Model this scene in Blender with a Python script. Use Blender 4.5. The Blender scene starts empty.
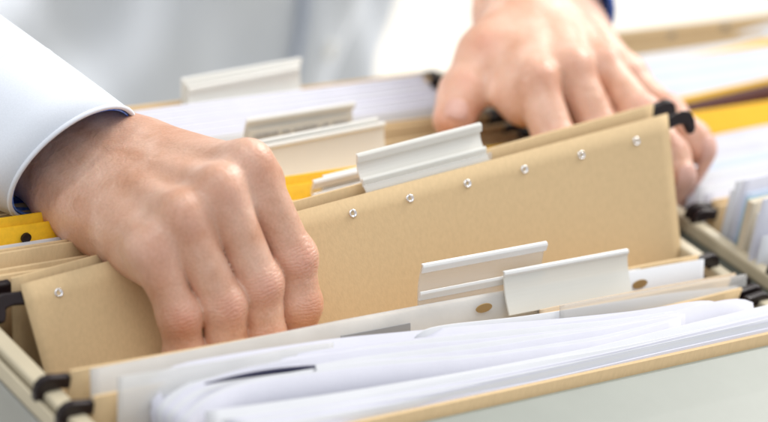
import bpy, math, random
import numpy as np
from mathutils import Vector, Matrix
random.seed(7); rng = np.random.default_rng(7)
S = bpy.context.scene; COL = S.collection
PI = math.pi

# ------------------------------------------------------------------ camera frame (metres; x along the folders, y into the drawer, z up; z=0 folder tops)
F = 2640.0                      # focal length in px of a 768 px wide frame
nrm = lambda v: np.asarray(v, float) / np.linalg.norm(v)
CX = nrm([3570, -571, F]); _y = np.array([-2231, -1738, F]); CY = nrm(_y - CX * _y.dot(CX)); CZ = np.cross(CX, CY)
if CZ[1] > 0: CZ = -CZ
M3 = np.array([CX, CY, CZ])     # world = CAM + M3 @ cam
CAM = np.array([-.47238, -.70309, .49232])
def at(p, d): return CAM + M3 @ (np.array([p[0] - 384, p[1] - 211, F]) / F * d)
def ray(p): return M3 @ (np.array([p[0] - 384, p[1] - 211, F]) / F)
def onz(p, z=0.0):
    r = ray(p); return CAM + r * (z - CAM[2]) / r[2]
def ony(p, y):
    r = ray(p); return CAM + r * (y - CAM[1]) / r[1]
A = np.array([.013, .061, .002]); B = np.array([.328, .047, .045])
U = nrm(B - A); V = np.array([.07, -.6, -.75]); V = nrm(V - U * V.dot(U)); N = np.cross(U, V); N = N if N[1] < 0 else -N
def onp(p, h):
    O = A + N * h; r = ray(p); return CAM + r * ((O - CAM).dot(N) / r.dot(N))
a_ = np.array

# ------------------------------------------------------------------ materials
def mat(name, col, rough=.6, spec=.4, var=0, vscale=200, bump=0, bscale=800, col2=None, coat=0, stretch=(1, 1, 1), big=0, transl=0, trans=None, sss=0, metal=0, detail=4):
    m = bpy.data.materials.new(name); m.use_nodes = True; nt = m.node_tree; L = nt.links
    b = nt.nodes['Principled BSDF']; out = nt.nodes['Material Output']
    b.inputs['Base Color'].default_value = (*col, 1); b.inputs['Roughness'].default_value = rough
    b.inputs['Specular IOR Level'].default_value = spec; b.inputs['Metallic'].default_value = metal
    b.inputs['Coat Weight'].default_value = coat
    if sss:
        b.inputs['Subsurface Weight'].default_value = sss; b.inputs['Subsurface Radius'].default_value = (1, .9, .8); b.inputs['Subsurface Scale'].default_value = .002
    tc = nt.nodes.new('ShaderNodeTexCoord'); mp = nt.nodes.new('ShaderNodeMapping'); mp.inputs['Scale'].default_value = stretch
    L.new(tc.outputs['Object'], mp.inputs['Vector'])
    if var:
        n = nt.nodes.new('ShaderNodeTexNoise'); n.inputs['Scale'].default_value = vscale; n.inputs['Detail'].default_value = detail
        L.new(mp.outputs[0], n.inputs['Vector'])
        r = nt.nodes.new('ShaderNodeValToRGB'); c2 = col2 or tuple(c * (1 - var) for c in col)
        r.color_ramp.elements[0].color = (*c2, 1); r.color_ramp.elements[1].color = (*[min(1, c * (1 + (0 if col2 else var * .5))) for c in col], 1)
        r.color_ramp.elements[0].position = .3; r.color_ramp.elements[1].position = .68
        L.new(n.outputs['Fac'], r.inputs[0]); L.new(r.outputs[0], b.inputs['Base Color'])
    if big:
        n4 = nt.nodes.new('ShaderNodeTexNoise'); n4.inputs['Scale'].default_value = 14; n4.inputs['Detail'].default_value = 5; n4.inputs['Distortion'].default_value = .6
        L.new(tc.outputs['Object'], n4.inputs['Vector']); r4 = nt.nodes.new('ShaderNodeValToRGB')
        r4.color_ramp.elements[0].position = .3; r4.color_ramp.elements[0].color = (1 - big, 1 - big * 1.15, 1 - big * 1.4, 1); r4.color_ramp.elements[1].position = .62
        m4 = nt.nodes.new('ShaderNodeMix'); m4.data_type = 'RGBA'; m4.blend_type = 'MULTIPLY'; m4.inputs[0].default_value = 1
        src = b.inputs['Base Color'].links[0].from_socket if b.inputs['Base Color'].links else None
        if src: L.new(src, m4.inputs[6])
        else: m4.inputs[6].default_value = (*col, 1)
        L.new(r4.outputs[0], m4.inputs[7]); L.new(m4.outputs[2], b.inputs['Base Color'])
    if bump:
        n2 = nt.nodes.new('ShaderNodeTexNoise'); n2.inputs['Scale'].default_value = bscale; n2.inputs['Detail'].default_value = 3
        L.new(mp.outputs[0], n2.inputs['Vector'])
        bp = nt.nodes.new('ShaderNodeBump'); bp.inputs['Strength'].default_value = bump; bp.inputs['Distance'].default_value = .0005
        L.new(n2.outputs['Fac'], bp.inputs['Height']); L.new(bp.outputs[0], b.inputs['Normal'])
    if transl:
        tl = nt.nodes.new('ShaderNodeBsdfTranslucent'); tl.inputs[0].default_value = (*col, 1); mt = nt.nodes.new('ShaderNodeMixShader'); mt.inputs[0].default_value = transl
        L.new(b.outputs[0], mt.inputs[1]); L.new(tl.outputs[0], mt.inputs[2]); L.new(mt.outputs[0], out.inputs[0])
    if trans is not None:
        t = nt.nodes.new('ShaderNodeBsdfTransparent'); t.inputs[0].default_value = (.97, .97, .97, 1)
        mx = nt.nodes.new('ShaderNodeMixShader'); mx.inputs[0].default_value = 1 - trans
        L.new(t.outputs[0], mx.inputs[1]); L.new(b.outputs[0], mx.inputs[2]); L.new(mx.outputs[0], out.inputs[0])
    return m
KR = mat('kraft_card', (.69, .507, .288), .75, .25, .05, 700, .15, 1400, stretch=(1, 1, .35), big=.09)
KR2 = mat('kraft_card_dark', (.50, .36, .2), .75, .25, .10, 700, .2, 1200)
YEL = mat('yellow_card', (.88, .50, .015), .6, .3, .08, 500, .1, 1000)
MAR = mat('maroon_card', (.09, .025, .02), .6, .3, .1, 500)
PAPW = mat('white_paper', (.70, .71, .74), .7, .2, .02, 60, .1, 500)
PAPL = mat('lavender_paper', (.68, .68, .76), .7, .2, .03, 60, .1, 500)
PAPB = mat('pale_blue_paper', (.62, .69, .83), .7, .2, .03, 60)
BOOK = mat('beige_booklet', (.62, .55, .43), .7, .2, .05, 200)
TEAL = mat('teal_edge', (.05, .3, .33), .5, .3)
HOOK = mat('dark_plastic_hook', (.016, .008, .009), .36, .35, .3, 80, .15, 300)
RAIL = mat('cream_painted_steel', (.56, .49, .35), .35, .5, .04, 60, .06, 300)
STEEL = mat('grey_green_painted_steel', (.215, .235, .205), .38, .45, .05, 40, .06, 400)
STEELG = mat('grey_painted_steel', (.36, .36, .33), .5, .4, .05, 40, .06, 400)
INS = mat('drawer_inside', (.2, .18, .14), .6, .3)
CLEAR = mat('clear_plastic', (.80, .79, .76), .2, .6, trans=.68)
CLEARR = mat('clear_plastic_ridge', (.93, .93, .92), .16, .6, trans=.25)
SLEEVE = mat('frosted_sleeve', (.80, .80, .79), .3, .4, .06, 50, .3, 120, trans=.42)
IVORY = mat('ivory_plastic', (.93, .92, .87), .3, .5, .02, 50, transl=.25)
IVORYT = mat('ivory_plastic_thin', (.86, .86, .81), .3, .5, trans=.3)
LABEL = mat('label_paper', (.80, .79, .72), .7, .2, .03, 200)
INK = mat('faded_ink', (.50, .49, .48), .7, .2)
NAVY = mat('navy_band', (.015, .015, .05), .5, .3)
GREYI = mat('grey_insert', (.33, .34, .36), .5, .3)
SILV = mat('rivet_metal', (.85, .85, .87), .15, .5, metal=1)
SHIRT = mat('shirt_cloth', (.74, .775, .84), .85, .15, .04, 1500, .15, 2500)
LINING = mat('blue_patterned_lining', (.05, .17, .75), .8, .2, .9, 260, .1, 1500, col2=(.35, .5, .9), detail=1)
SHIRTB = mat('shirt_edge_blue', (.46, .51, .62), .85, .1)
BUTTON = mat('button', (.85, .83, .78), .3, .5)
TROU = mat('trouser_cloth', (.1, .1, .13), .9, .1)
NAIL = mat('nail', (.70, .40, .32), .3, .5, .05, 300, sss=.2)
WALL = mat('wall_paint', (.86, .83, .77), .9, .1, .02, 3)
FLOORM = mat('floor_lino', (.80, .77, .71), .7, .2, .04, 4)

def skin_mat():
    m = bpy.data.materials.new('skin'); m.use_nodes = True; nt = m.node_tree; L = nt.links; nd = nt.nodes
    b = nd['Principled BSDF']
    b.inputs['Roughness'].default_value = .40; b.inputs['Specular IOR Level'].default_value = .55
    b.inputs['Subsurface Weight'].default_value = .35; b.inputs['Subsurface Radius'].default_value = (1, .35, .2); b.inputs['Subsurface Scale'].default_value = .0035
    tc = nd.new('ShaderNodeTexCoord')
    def noise(sc, det=4, dist=0):
        n = nd.new('ShaderNodeTexNoise'); n.inputs['Scale'].default_value = sc; n.inputs['Detail'].default_value = det; n.inputs['Distortion'].default_value = dist
        L.new(tc.outputs['Object'], n.inputs['Vector']); return n
    n1 = noise(55, 5, .4); r = nd.new('ShaderNodeValToRGB')
    r.color_ramp.elements[0].position = .32; r.color_ramp.elements[0].color = (.62, .335, .215, 1)
    r.color_ramp.elements[1].position = .68; r.color_ramp.elements[1].color = (.80, .525, .395, 1)
    L.new(n1.outputs['Fac'], r.inputs[0])
    at1 = nd.new('ShaderNodeAttribute'); at1.attribute_name = 'red'
    mx = nd.new('ShaderNodeMix'); mx.data_type = 'RGBA'
    L.new(at1.outputs['Fac'], mx.inputs[0]); L.new(r.outputs[0], mx.inputs[6]); mx.inputs[7].default_value = (.72, .28, .20, 1)
    n5 = noise(900, 2); r5 = nd.new('ShaderNodeValToRGB'); r5.color_ramp.elements[0].position = .35; r5.color_ramp.elements[0].color = (.88, .84, .82, 1); r5.color_ramp.elements[1].position = .6
    L.new(n5.outputs['Fac'], r5.inputs[0]); mm = nd.new('ShaderNodeMix'); mm.data_type = 'RGBA'; mm.blend_type = 'MULTIPLY'; mm.inputs[0].default_value = .6
    L.new(mx.outputs[2], mm.inputs[6]); L.new(r5.outputs[0], mm.inputs[7]); L.new(mm.outputs[2], b.inputs['Base Color'])
    # creases over the finger joints: attribute 'ax' (mm along finger), 'wr' mask
    ax = nd.new('ShaderNodeAttribute'); ax.attribute_name = 'ax'; wr = nd.new('ShaderNodeAttribute'); wr.attribute_name = 'wr'
    n2 = noise(220, 2); ad = nd.new('ShaderNodeMath'); ad.operation = 'MULTIPLY_ADD'; L.new(n2.outputs['Fac'], ad.inputs[0]); ad.inputs[1].default_value = 4.5; L.new(ax.outputs['Fac'], ad.inputs[2])
    mu = nd.new('ShaderNodeMath'); mu.operation = 'MULTIPLY'; L.new(ad.outputs[0], mu.inputs[0]); mu.inputs[1].default_value = 2.0
    sn = nd.new('ShaderNodeMath'); sn.operation = 'SINE'; L.new(mu.outputs[0], sn.inputs[0])
    ab = nd.new('ShaderNodeMath'); ab.operation = 'ABSOLUTE'; L.new(sn.outputs[0], ab.inputs[0])
    pw = nd.new('ShaderNodeMath'); pw.operation = 'POWER'; L.new(ab.outputs[0], pw.inputs[0]); pw.inputs[1].default_value = .5
    wm = nd.new('ShaderNodeMath'); wm.operation = 'MULTIPLY'; L.new(pw.outputs[0], wm.inputs[0]); L.new(wr.outputs['Fac'], wm.inputs[1])
    b1 = nd.new('ShaderNodeBump'); b1.inputs['Strength'].default_value = .38; b1.inputs['Distance'].default_value = .0008; L.new(wm.outputs[0], b1.inputs['Height'])
    vo = nd.new('ShaderNodeTexVoronoi'); vo.inputs['Scale'].default_value = 900; L.new(tc.outputs['Object'], vo.inputs['Vector'])
    b2 = nd.new('ShaderNodeBump'); b2.inputs['Strength'].default_value = .3; b2.inputs['Distance'].default_value = .0002; L.new(vo.outputs['Distance'], b2.inputs['Height']); L.new(b1.outputs[0], b2.inputs['Normal'])
    n3 = noise(130, 3, 1.0); b3 = nd.new('ShaderNodeBump'); b3.inputs['Strength'].default_value = .45; b3.inputs['Distance'].default_value = .0012; L.new(n3.outputs['Fac'], b3.inputs['Height']); L.new(b2.outputs[0], b3.inputs['Normal'])
    L.new(b3.outputs[0], b.inputs['Normal'])
    return m
SKIN = skin_mat()

# ------------------------------------------------------------------ builders
def tag(o, label=None, cat=None, group=None, kind=None):
    for k, v in (('label', label), ('category', cat), ('group', group), ('kind', kind)):
        if v: o[k] = v
    return o
def empty(name, loc, label, cat, group=None):
    o = bpy.data.objects.new(name, None); COL.objects.link(o); o.location = loc; o.empty_display_size = .02
    return tag(o, label, cat, group)
def mesh(name, vs, fs, m, parent=None, smooth=False):
    me = bpy.data.meshes.new(name); vs = np.asarray(vs, float).reshape(-1, 3)
    org = np.array(parent.matrix_world_t) if False else None
    off = np.zeros(3)
    p = parent
    if p is not None: off = np.array(p['_o'])
    own = vs.mean(0)
    me.from_pydata((vs - own).tolist(), [], [list(map(int, f)) for f in fs]); me.materials.append(m)
    if smooth: me.polygons.foreach_set('use_smooth', [True] * len(me.polygons))
    me.update()
    o = bpy.data.objects.new(name, me); COL.objects.link(o); o.parent = parent
    o.location = (own - off).tolist(); o['_o'] = own.tolist()
    return o
def thing(name, loc, label, cat, group=None):
    o = empty(name, list(map(float, loc)), label, cat, group); o['_o'] = list(map(float, loc)); return o
def box(x0, x1, y0, y1, z0, z1):
    v = [(x, y, z) for x in (x0, x1) for y in (y0, y1) for z in (z0, z1)]
    return v, [(0, 1, 3, 2), (4, 6, 7, 5), (0, 4, 5, 1), (2, 3, 7, 6), (0, 2, 6, 4), (1, 5, 7, 3)]
def bev(o, w=.001, seg=2):
    md = o.modifiers.new('bevel', 'BEVEL'); md.width = w; md.segments = seg; md.limit_method = 'ANGLE'; return o
def bx(name, b, m, parent=None, w=.0008):
    v, f = box(*b); o = mesh(name, v, f, m, parent)
    if w: bev(o, w)
    return o
def slab(name, G, th, m, parent=None, smooth=True, edge_mat=None):
    """closed sheet of thickness th from a grid of points G[nu][nv]"""
    G = np.asarray(G, float); nu, nv = G.shape[:2]
    du = np.gradient(G, axis=0); dv = np.gradient(G, axis=1); n = np.cross(du, dv); n /= np.linalg.norm(n, axis=2, keepdims=True) + 1e-12
    vs = np.concatenate([(G + n * th / 2).reshape(-1, 3), (G - n * th / 2).reshape(-1, 3)]); K = nu * nv
    idx = lambda i, j: i * nv + j
    fs = []
    for i in range(nu - 1):
        for j in range(nv - 1):
            q = (idx(i, j), idx(i + 1, j), idx(i + 1, j + 1), idx(i, j + 1)); fs.append(q); fs.append(tuple(K + t for t in q[::-1]))
    rim = [idx(i, 0) for i in range(nu)] + [idx(nu - 1, j) for j in range(1, nv)] + [idx(i, nv - 1) for i in range(nu - 2, -1, -1)] + [idx(0, j) for j in range(nv - 2, 0, -1)]
    nf = len(fs)
    for a, b in zip(rim, rim[1:] + rim[:1]): fs.append((a, a + K, b + K, b))
    o = mesh(name, vs, fs, m, parent)
    if smooth: o.data.polygons.foreach_set('use_smooth', [True] * nf + [False] * (len(fs) - nf))
    return o
def resample(P, n):
    P = np.asarray(P, float); d = np.r_[0, np.cumsum(np.linalg.norm(np.diff(P, axis=0), axis=1))]
    t = np.linspace(0, d[-1], n)
    # smooth catmull-ish through linear + blur
    Q = np.stack([np.interp(t, d, P[:, k]) for k in range(3)], 1)
    if len(P) > 2:
        for _ in range(max(1, n // 14)): Q[1:-1] = .25 * Q[:-2] + .5 * Q[1:-1] + .25 * Q[2:]
    return Q
def sheet(name, top, drop, m, parent=None, th=.0004, n=40, rows=6, wave=0, depth=1.0, ph=None, ymin=None):
    Q = resample(top, n); drop = np.asarray(drop, float); ph = random.random() * 6 if ph is None else ph
    if drop.ndim == 1: D = np.tile(drop, (n, 1))
    else: D = np.linspace(drop[0], drop[1], n)
    G = Q[:, None, :] + D[:, None, :] * np.linspace(0, 1, rows)[None, :, None]
    if wave:
        s = np.linspace(0, 1, n)[:, None]; r = np.linspace(0, 1, rows)[None, :]
        w = wave * (np.sin(s * 5.1 + ph) + .5 * np.sin(s * 11.3 + ph * 2 + r * 2)) * (.4 + .6 * r)
        G[:, :, 1] += w; G[:, :, 2] += wave * .5 * np.sin(s * 7 + ph) * (1 - r)
    if ymin is not None: G[:, :, 1] = np.maximum(G[:, :, 1], ymin) 
    return slab(name, G, th, m, parent)
def extrude(name, poly, p0, p1, m, parent=None, up=(0, 0, 1), back=(0, 1, 0), bevel=0, smooth=False):
    """poly in (back, up) mm swept from p0 to p1"""
    up = np.asarray(up, float); back = np.asarray(back, float); vs = []
    for p in (p0, p1):
        for a, b in poly: vs.append(np.asarray(p) + back * a * .001 + up * b * .001)
    n = len(poly); fs = [tuple(range(n))[::-1], tuple(range(n, 2 * n))] + [(i, (i + 1) % n, n + (i + 1) % n, n + i) for i in range(n)]
    o = mesh(name, vs, fs, m, parent)
    if bevel: bev(o, bevel)
    return o
def offset_profile(P, t):
    """thin strip polygon around an open profile polyline (mm)"""
    P = np.asarray(P, float); d = np.gradient(P, axis=0); d /= np.linalg.norm(d, axis=1, keepdims=True); nn = np.stack([-d[:, 1], d[:, 0]], 1)
    return [tuple(q) for q in (P + nn * t / 2)] + [tuple(q) for q in (P - nn * t / 2)[::-1]]
def hook(parent, corner, out, up=(0, 0, 1), name='hook', y=(0, 1, 0)):
    """hook of a hanging rail: corner = top end of the leaf, out = unit vector outwards"""
    out = np.asarray(out, float); up = np.asarray(up, float); y = np.asarray(y, float)
    prof = [(-.6, -1.6), (2, -1.5), (8.5, -.6), (11.5, -1.2), (13.6, -3.2), (14.3, -6.5), (13.9, -10), (12.3, -12), (10.3, -11.5), (9.3, -9.2), (8.6, -6.8), (5, -6.3), (-.6, -7.3)]
    vs = []
    for s in (-1, 1):
        for a, b in prof: vs.append(corner + out * a * .001 + up * b * .001 + y * s * (.0018 if name == 'hook' else .003))
    n = len(prof); fs = [tuple(range(n)), tuple(range(2 * n - 1, n - 1, -1))] + [(i, n + i, n + (i + 1) % n, (i + 1) % n) for i in range(n)]
    o = mesh(name, vs, fs, HOOK, parent); bev(o, .0009, 3); return o

# ------------------------------------------------------------------ SETTING
fl = mesh('floor', *box(-4, 6, -3, 6, -1.02, -.95), FLOORM); tag(fl, kind='structure')
wl = mesh('wall', *box(-4, 6, 2.6, 2.7, -.948, 3), WALL); tag(wl, kind='structure')

# ------------------------------------------------------------------ DRAWER
YF, YB = -.0670, .207
dr = thing('filing_drawer', (0, -.1, -.28), 'pale grey steel filing drawer with cream rails holding the rows of hanging folders', 'drawer')
def lprofile(name, x0, x1, zt, zb, m, y0=YF, y1=YB): return bx(name, (x0, x1, y0, y1, zb, zt), m, dr, .0012)
lprofile('rail', -.0095, -.0015, -.0068, -.013, RAIL)
bx('rail_lip', (-.0125, -.0105, YF, YB, -.016, -.0095), RAIL, dr)
bx('side_panel', (-.0135, -.0035, YF, YB, -.27, -.0165), STEELG, dr)
lprofile('rail', .326, .333, -.0068, -.013, RAIL)
bx('side_panel', (.328, .332, YF, YB, -.27, -.0135), INS, dr)
bx('divider_tray', (.3335, .3475, YF, YB, -.27, -.040), STEEL, dr)
bx('divider_panel', (.348, .353, YF, YB, -.27, -.0140), STEEL, dr)
lprofile('rail', .3475, .3545, -.0065, -.0135, RAIL)
lprofile('rail', .690, .697, -.0065, -.0135, RAIL)
bx('side_panel', (.692, .7, YF, YB, -.27, -.014), STEELG, dr)
bx('back_panel', (-.0135, .7, YB + .001, YB + .006, -.27, -.016), STEEL, dr)
bx('bottom_panel', (-.0135, .7, YF, YB, -.278, -.272), INS, dr)
# stepped front panel
fp = [(0, -5), (-2, -3.5), (-26, -6.8), (-60, -12), (-64, -14), (-66, -18), (-66, -270), (-20, -270), (0, -260)]
extrude('front_panel', fp, a_([-.02, YF - .001, 0]), a_([.70, YF - .001, 0]), STEEL, dr, bevel=.0012)
# metal clips on the frame at the far end of the neighbouring column
# ------------------------------------------------------------------ hanging folders
def leaf(parent, y, x0, x1, m=KR, z=0.0, drop=.2, th=.0012, hooks='both', tilt=0.0, yr=None, wave=0.0006, lean=0.0, zr=None):
    yr = y if yr is None else yr; zr = z if zr is None else zr
    a, b = a_([x0, y, z]), a_([x1, yr, zr])
    o = sheet('leaf', [a, b], (0, -lean * drop, -drop), m, parent, th=th, n=30, rows=8, wave=wave)
    if 'l' in hooks or hooks == 'both': hook(parent, a + [0, .0009, 0], a_([-1, 0, 0]))
    if 'r' in hooks or hooks == 'both': hook(parent, b + [0, .0009, 0], a_([1, 0, 0]))
    return o
GH = 'kraft hanging folders in the drawer'
X0, X1 = .001, .317
fA = thing('hanging_folder', (.16, -.01, -.25), 'kraft hanging folder right in front of the gripping fingers, carrying the frosted sleeve', 'hanging folder', GH)
leaf(fA, 0, X0, X1, yr=-.002)
leaf(fA, -.0175, .001, .3185, yr=-.0215, z=-.001)
fB = thing('hanging_folder', (.16, -.05, -.25), 'kraft hanging folder at the very front of the drawer, stuffed with white papers', 'hanging folder', GH)
leaf(fB, -.030, .001, .3195, yr=-.0285, z=-.014, zr=-.002, m=KR, hooks='r'); hook(fB, a_([.3195, -.0325, -.003]), a_([1, 0, 0]))
leaf(fB, -.0655, .0, .318, yr=-.0658, z=-.0005, hooks='none', m=KR, th=.0016, wave=.0002)

# clear tab holders (parts of folder A / its leaves)
def tab(parent, pl, pr, h, mthin, mridge, up=(0, 0, 1), back=(0, 1, 0), lean=.25, ribs=True, name='label_holder', channel=False, label_m=None):
    """pl, pr: lower left/right world points; h height mm"""
    pl, pr = a_(pl), a_(pr)
    t = np.linspace(0, 1, 12)
    if channel: prof = np.stack([lean * h * t + 3.2 * np.sin(t * PI) * .9, h * t], 1)
    else: prof = np.stack([lean * h * t + 1.2 * np.sin(t * PI), h * t], 1)
    o = extrude(name, offset_profile(prof, .9), pl, pr, mthin, parent, up, back, .0002)
    bk = nrm(back) * .001; upv = nrm(up) * .001
    # top bead and middle bead
    e = nrm(pr - pl)
    tp = prof[-1]
    rk = 3.4 if ribs else 1.9
    extrude('top_ridge', [(tp[0] - 1.2, tp[1] - rk), (tp[0] - 1.5, tp[1] - .5), (tp[0] - .8, tp[1] + .5), (tp[0] + .4, tp[1] + .55), (tp[0] + .8, tp[1] + .0), (tp[0] - .45, tp[1] - .2), (tp[0] - .6, tp[1] - rk)], pl - e * .0003, pr + e * .0003, mridge, o, up, back, .0003)
    if ribs:
        mp = prof[3]
        extrude('lower_ridge', [(mp[0] - 1.7, mp[1] - 2.2), (mp[0] - 2.0, mp[1] + 1.0), (mp[0] - 1.2, mp[1] + 2.0), (mp[0] - .5, mp[1] + 1.2), (mp[0] - .6, mp[1] - 2.2)], pl - e * .0002, pr + e * .0002, mridge, o, up, back, .0003)
    return o


def tabpx(parent, y, bl, br, tlft, *args, **kw):
    p0, p1 = ony(bl, y), ony(br, y); h = (ony(tlft, y)[2] - p0[2]) * 1000
    return tab(parent, p0, p1, h, *args, **kw)
# frosted sleeve in folder A, its left corner at (90,368)
tabpx(fA, -.0025, (418, 307), (541, 283), (427, 268), CLEAR, CLEARR, lean=.15)
tabpx(fA, -.0125, (509, 316), (632, 292), (518, 282), IVORYT, CLEARR, lean=.55, ribs=False)
sl = sheet('plastic_sleeve', [ony((90, 369), -.0035), ony((200, 348), -.004), ony((340, 320), -.0045), ony((440, 302), -.0045), ony((640, 268), -.0045)], (0, -.03, -.09), SLEEVE, None, th=.0006, n=60, wave=.0003)
tag(sl, 'frosted plastic punched sleeve standing in the front kraft folder beside the fingertips', 'plastic sleeve')
gi = slab('grey_card', [[ony((341, 336), -.0095) + a_([0, -.0015 * j, -.0045 * j]) for j in (0, 1)], [ony((410, 323), -.0095) + a_([0, -.0015 * j, -.0045 * j]) for j in (0, 1)]], .0006, GREYI, None, smooth=False)
tag(gi, 'small dark grey card strip showing through the frosted sleeve', 'card strip')
KHOLE = mat('kraft_through_hole', (.42, .29, .14), .8, .2)
for px_, yy_ in (((484, 308), -.0078), ((640, 284), -.0085)):
    c_ = ony(px_, yy_); K_ = 20; ring = [c_ + a_([math.cos(t) * .0042, 0, math.sin(t) * .0021 + .28 * 0 * math.cos(t)]) for t in np.linspace(0, 2 * PI, K_ + 1)[:-1]]
    vs_ = [q + a_([0, -.0002, 0]) for q in ring] + [q + a_([0, .0002, 0]) for q in ring]
    oh = mesh('punch_hole', vs_, [tuple(range(K_)), tuple(range(2 * K_ - 1, K_ - 1, -1))] + [(k, k + K_, (k + 1) % K_ + K_, (k + 1) % K_) for k in range(K_)], KHOLE)
    oh.parent = sl; oh.location = (a_(oh['_o']) - a_(sl['_o'])).tolist()
s2 = sheet('plastic_sleeve', [ony((118, 378), -.0195), ony((180, 366), -.0195), ony((250, 355), -.0205), ony((334, 343), -.0205)], (0, -.02, -.08), SLEEVE, None, th=.0005, n=40, wave=.0008)
tag(s2, 'rumpled clear sleeve just behind the curled white stack', 'plastic sleeve')
s3 = sheet('plastic_sleeve', [ony((560, 306), -.0235), ony((690, 282), -.0235), ony((746, 274), -.0235)], (.002, -.02, -.07), CLEAR, None, th=.0005, n=40, wave=.0004)
tag(s3, 'clear plastic sleeve corner sticking out beside the right front hooks', 'plastic sleeve')
pr_ = sheet('paper_sheet', [ony((540, 286), -.006), ony((640, 270), -.006), ony((704, 259), -.006)], (0, -.02, -.07), PAPW, None, th=.0004, wave=.0003)
tag(pr_, 'white sheet with square corner behind the frosted tab, near the first right hook', 'paper')
k1 = sheet('card_divider', [ony((540, 310), -.019), ony((640, 290), -.019), ony((735, 273), -.019)], (0, -.012, -.07), mat('pale_kraft', (.62, .48, .33), .7), None, th=.0006, wave=.0003)
tag(k1, 'pale tan card divider seen through the clear sleeve at the right', 'card divider')

# ---------------- papers in the front folder
def paper(name, pts, zs, drop, m, label, cat='paper', group=None, th=.0005, wave=.0006, n=50, ymin=-.0635):
    P = [ony(p, -.0232) for p in pts] if zs is None else [onz(p, z) for p, z in zip(pts, zs if hasattr(zs, '__len__') else [zs] * len(pts))]
    o = sheet(name, P, drop, m, None, th=th, n=n, rows=7, wave=wave, ymin=ymin); tag(o, label, cat, group); return o
GP = 'white papers in the front folder'
paper('paper_sheet', [(412, 340), (418, 330), (450, 324), (520, 316), (600, 304), (680, 293), (738, 286)], None, (0, -.01, -.05), PAPW, 'white sheet furthest back in the front folder, under the frosted tab', group=GP)
paper('paper_sheet', [(136, 402), (146, 380), (170, 366), (250, 352), (340, 338), (460, 326), (560, 318), (640, 310), (712, 298), (726, 306)], [-.008, .0, .002, .004, .004, .004, .004, .004, .005, 0], (0, -.030, -.05), PAPL, 'lilac white stack sheet with curled left end and pointed right corner', group=GP, ymin=-.058)
paper('paper_sheet', [(150, 412), (160, 392), (186, 374), (300, 356), (420, 344), (540, 338), (640, 320), (700, 304), (748, 296), (752, 303)], [-.008, -.001, .001, .003, .003, .003, .003, .004, .004, .0], (0, -.030, -.05), PAPL, 'folded lilac sheet in the middle of the front stack, corner at right by the hooks', group=GP, ymin=-.0595)
paper('paper_sheet', [(205, 412), (330, 394), (470, 370), (600, 346), (700, 322), (790, 300)], [.001, .002, .003, .004, .005, .005], (0, -.030, -.06), PAPW, 'broad bright white sheet nearest the right frame edge in the front folder', group=GP, ymin=-.0607)
paper('paper_sheet', [(230, 428), (360, 404), (500, 378), (620, 353), (700, 335), (800, 312)], [.0, .0, .001, .001, .002, .002], (0, -.01, -.06), PAPW, 'long straight white sheet second from the front kraft strip', group=GP, ymin=-.0622)
paper('paper_sheet', [(240, 440), (380, 410), (520, 384), (660, 354), (800, 328)], [-.001, -.001, -.001, 0, 0], (0, -.02, -.06), PAPL, 'thin white sheet edge lying directly against the front kraft strip', group=GP)
for i in range(7):
    q_ = i * 4.6
    paper('paper_sheet', [(152 + 5 * i, 404 + q_ * .8), (170 + 5 * i, 380 + q_ * .9), (240, 363 + q_ * .9 + 2 * math.sin(i * 2)), (360, 343 + q_ * .9), (480, 330 + q_ + 2 * math.sin(i * 3)), (600, 318 + q_ * .75), (680 + 6 * math.sin(i * 5), 306 + q_ * .55 + 2 * math.sin(i))], [-.004, .001, .003, .004, .004, .004, .003], (0, -.02, -.05), (PAPL, PAPW)[i % 2], 'rumpled thin sheet in the middle layers of the front paper stack', group='middle layers of the front paper stack', ymin=-.054 - .0005 * i, th=.0003, wave=.0013)
for i in range(5):
    k_ = i / 5
    paper('paper_sheet', [(222 + 6 * i, 418 + 3 * i), (350, 398 + 3.2 * i), (480 + 8 * i, 373 + 3 * i), (610, 349 + 2.3 * i), (710, 327 + 2.6 * i), (800, 306 + 3 * i)], [.002 - k_ * .001, .003 - k_ * .002, .004 - k_ * .003, .004 - k_ * .003, .004 - k_ * .003, .004 - k_ * .003], (0, -.02, -.06), (PAPW, PAPL)[i % 2], 'thin sheet in the bright layered stack just behind the front kraft strip', group='layered thin sheets before the front kraft strip', ymin=-.0612 - .0001 * i, th=.0003, wave=.0009)
nb = slab('dark_divider', np.array([[onz((205 + 110 * t, 383 - 18 * t - 3.5 * math.sin(t * PI)), .0052) + a_([0, -.0012, -.0018]) * j * (.2 + .8 * math.sin(min(1, t * 1.6 + .05) * PI / 2)) for j in (0, 1)] for t in np.linspace(0, 1, 14)]), .0007, NAVY)
tag(nb, 'narrow navy strip sticking out between the white papers left of centre', 'card strip')
for i in range(5):
    paper('paper_sheet', [(141 + 7 * i, 406 + 2 * i), (150 + 7 * i, 386 + 2 * i), (176 + 7 * i, 371 + 2 * i), (300, 357 + i * 2)], [-.009, -.001, .001, .0025], (0, -.03, -.06), PAPW if i % 2 else PAPL, 'curled sheet end at the rounded left end of the front paper stack', group='curled sheets at the left end of the front stack', th=.0003)

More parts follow.
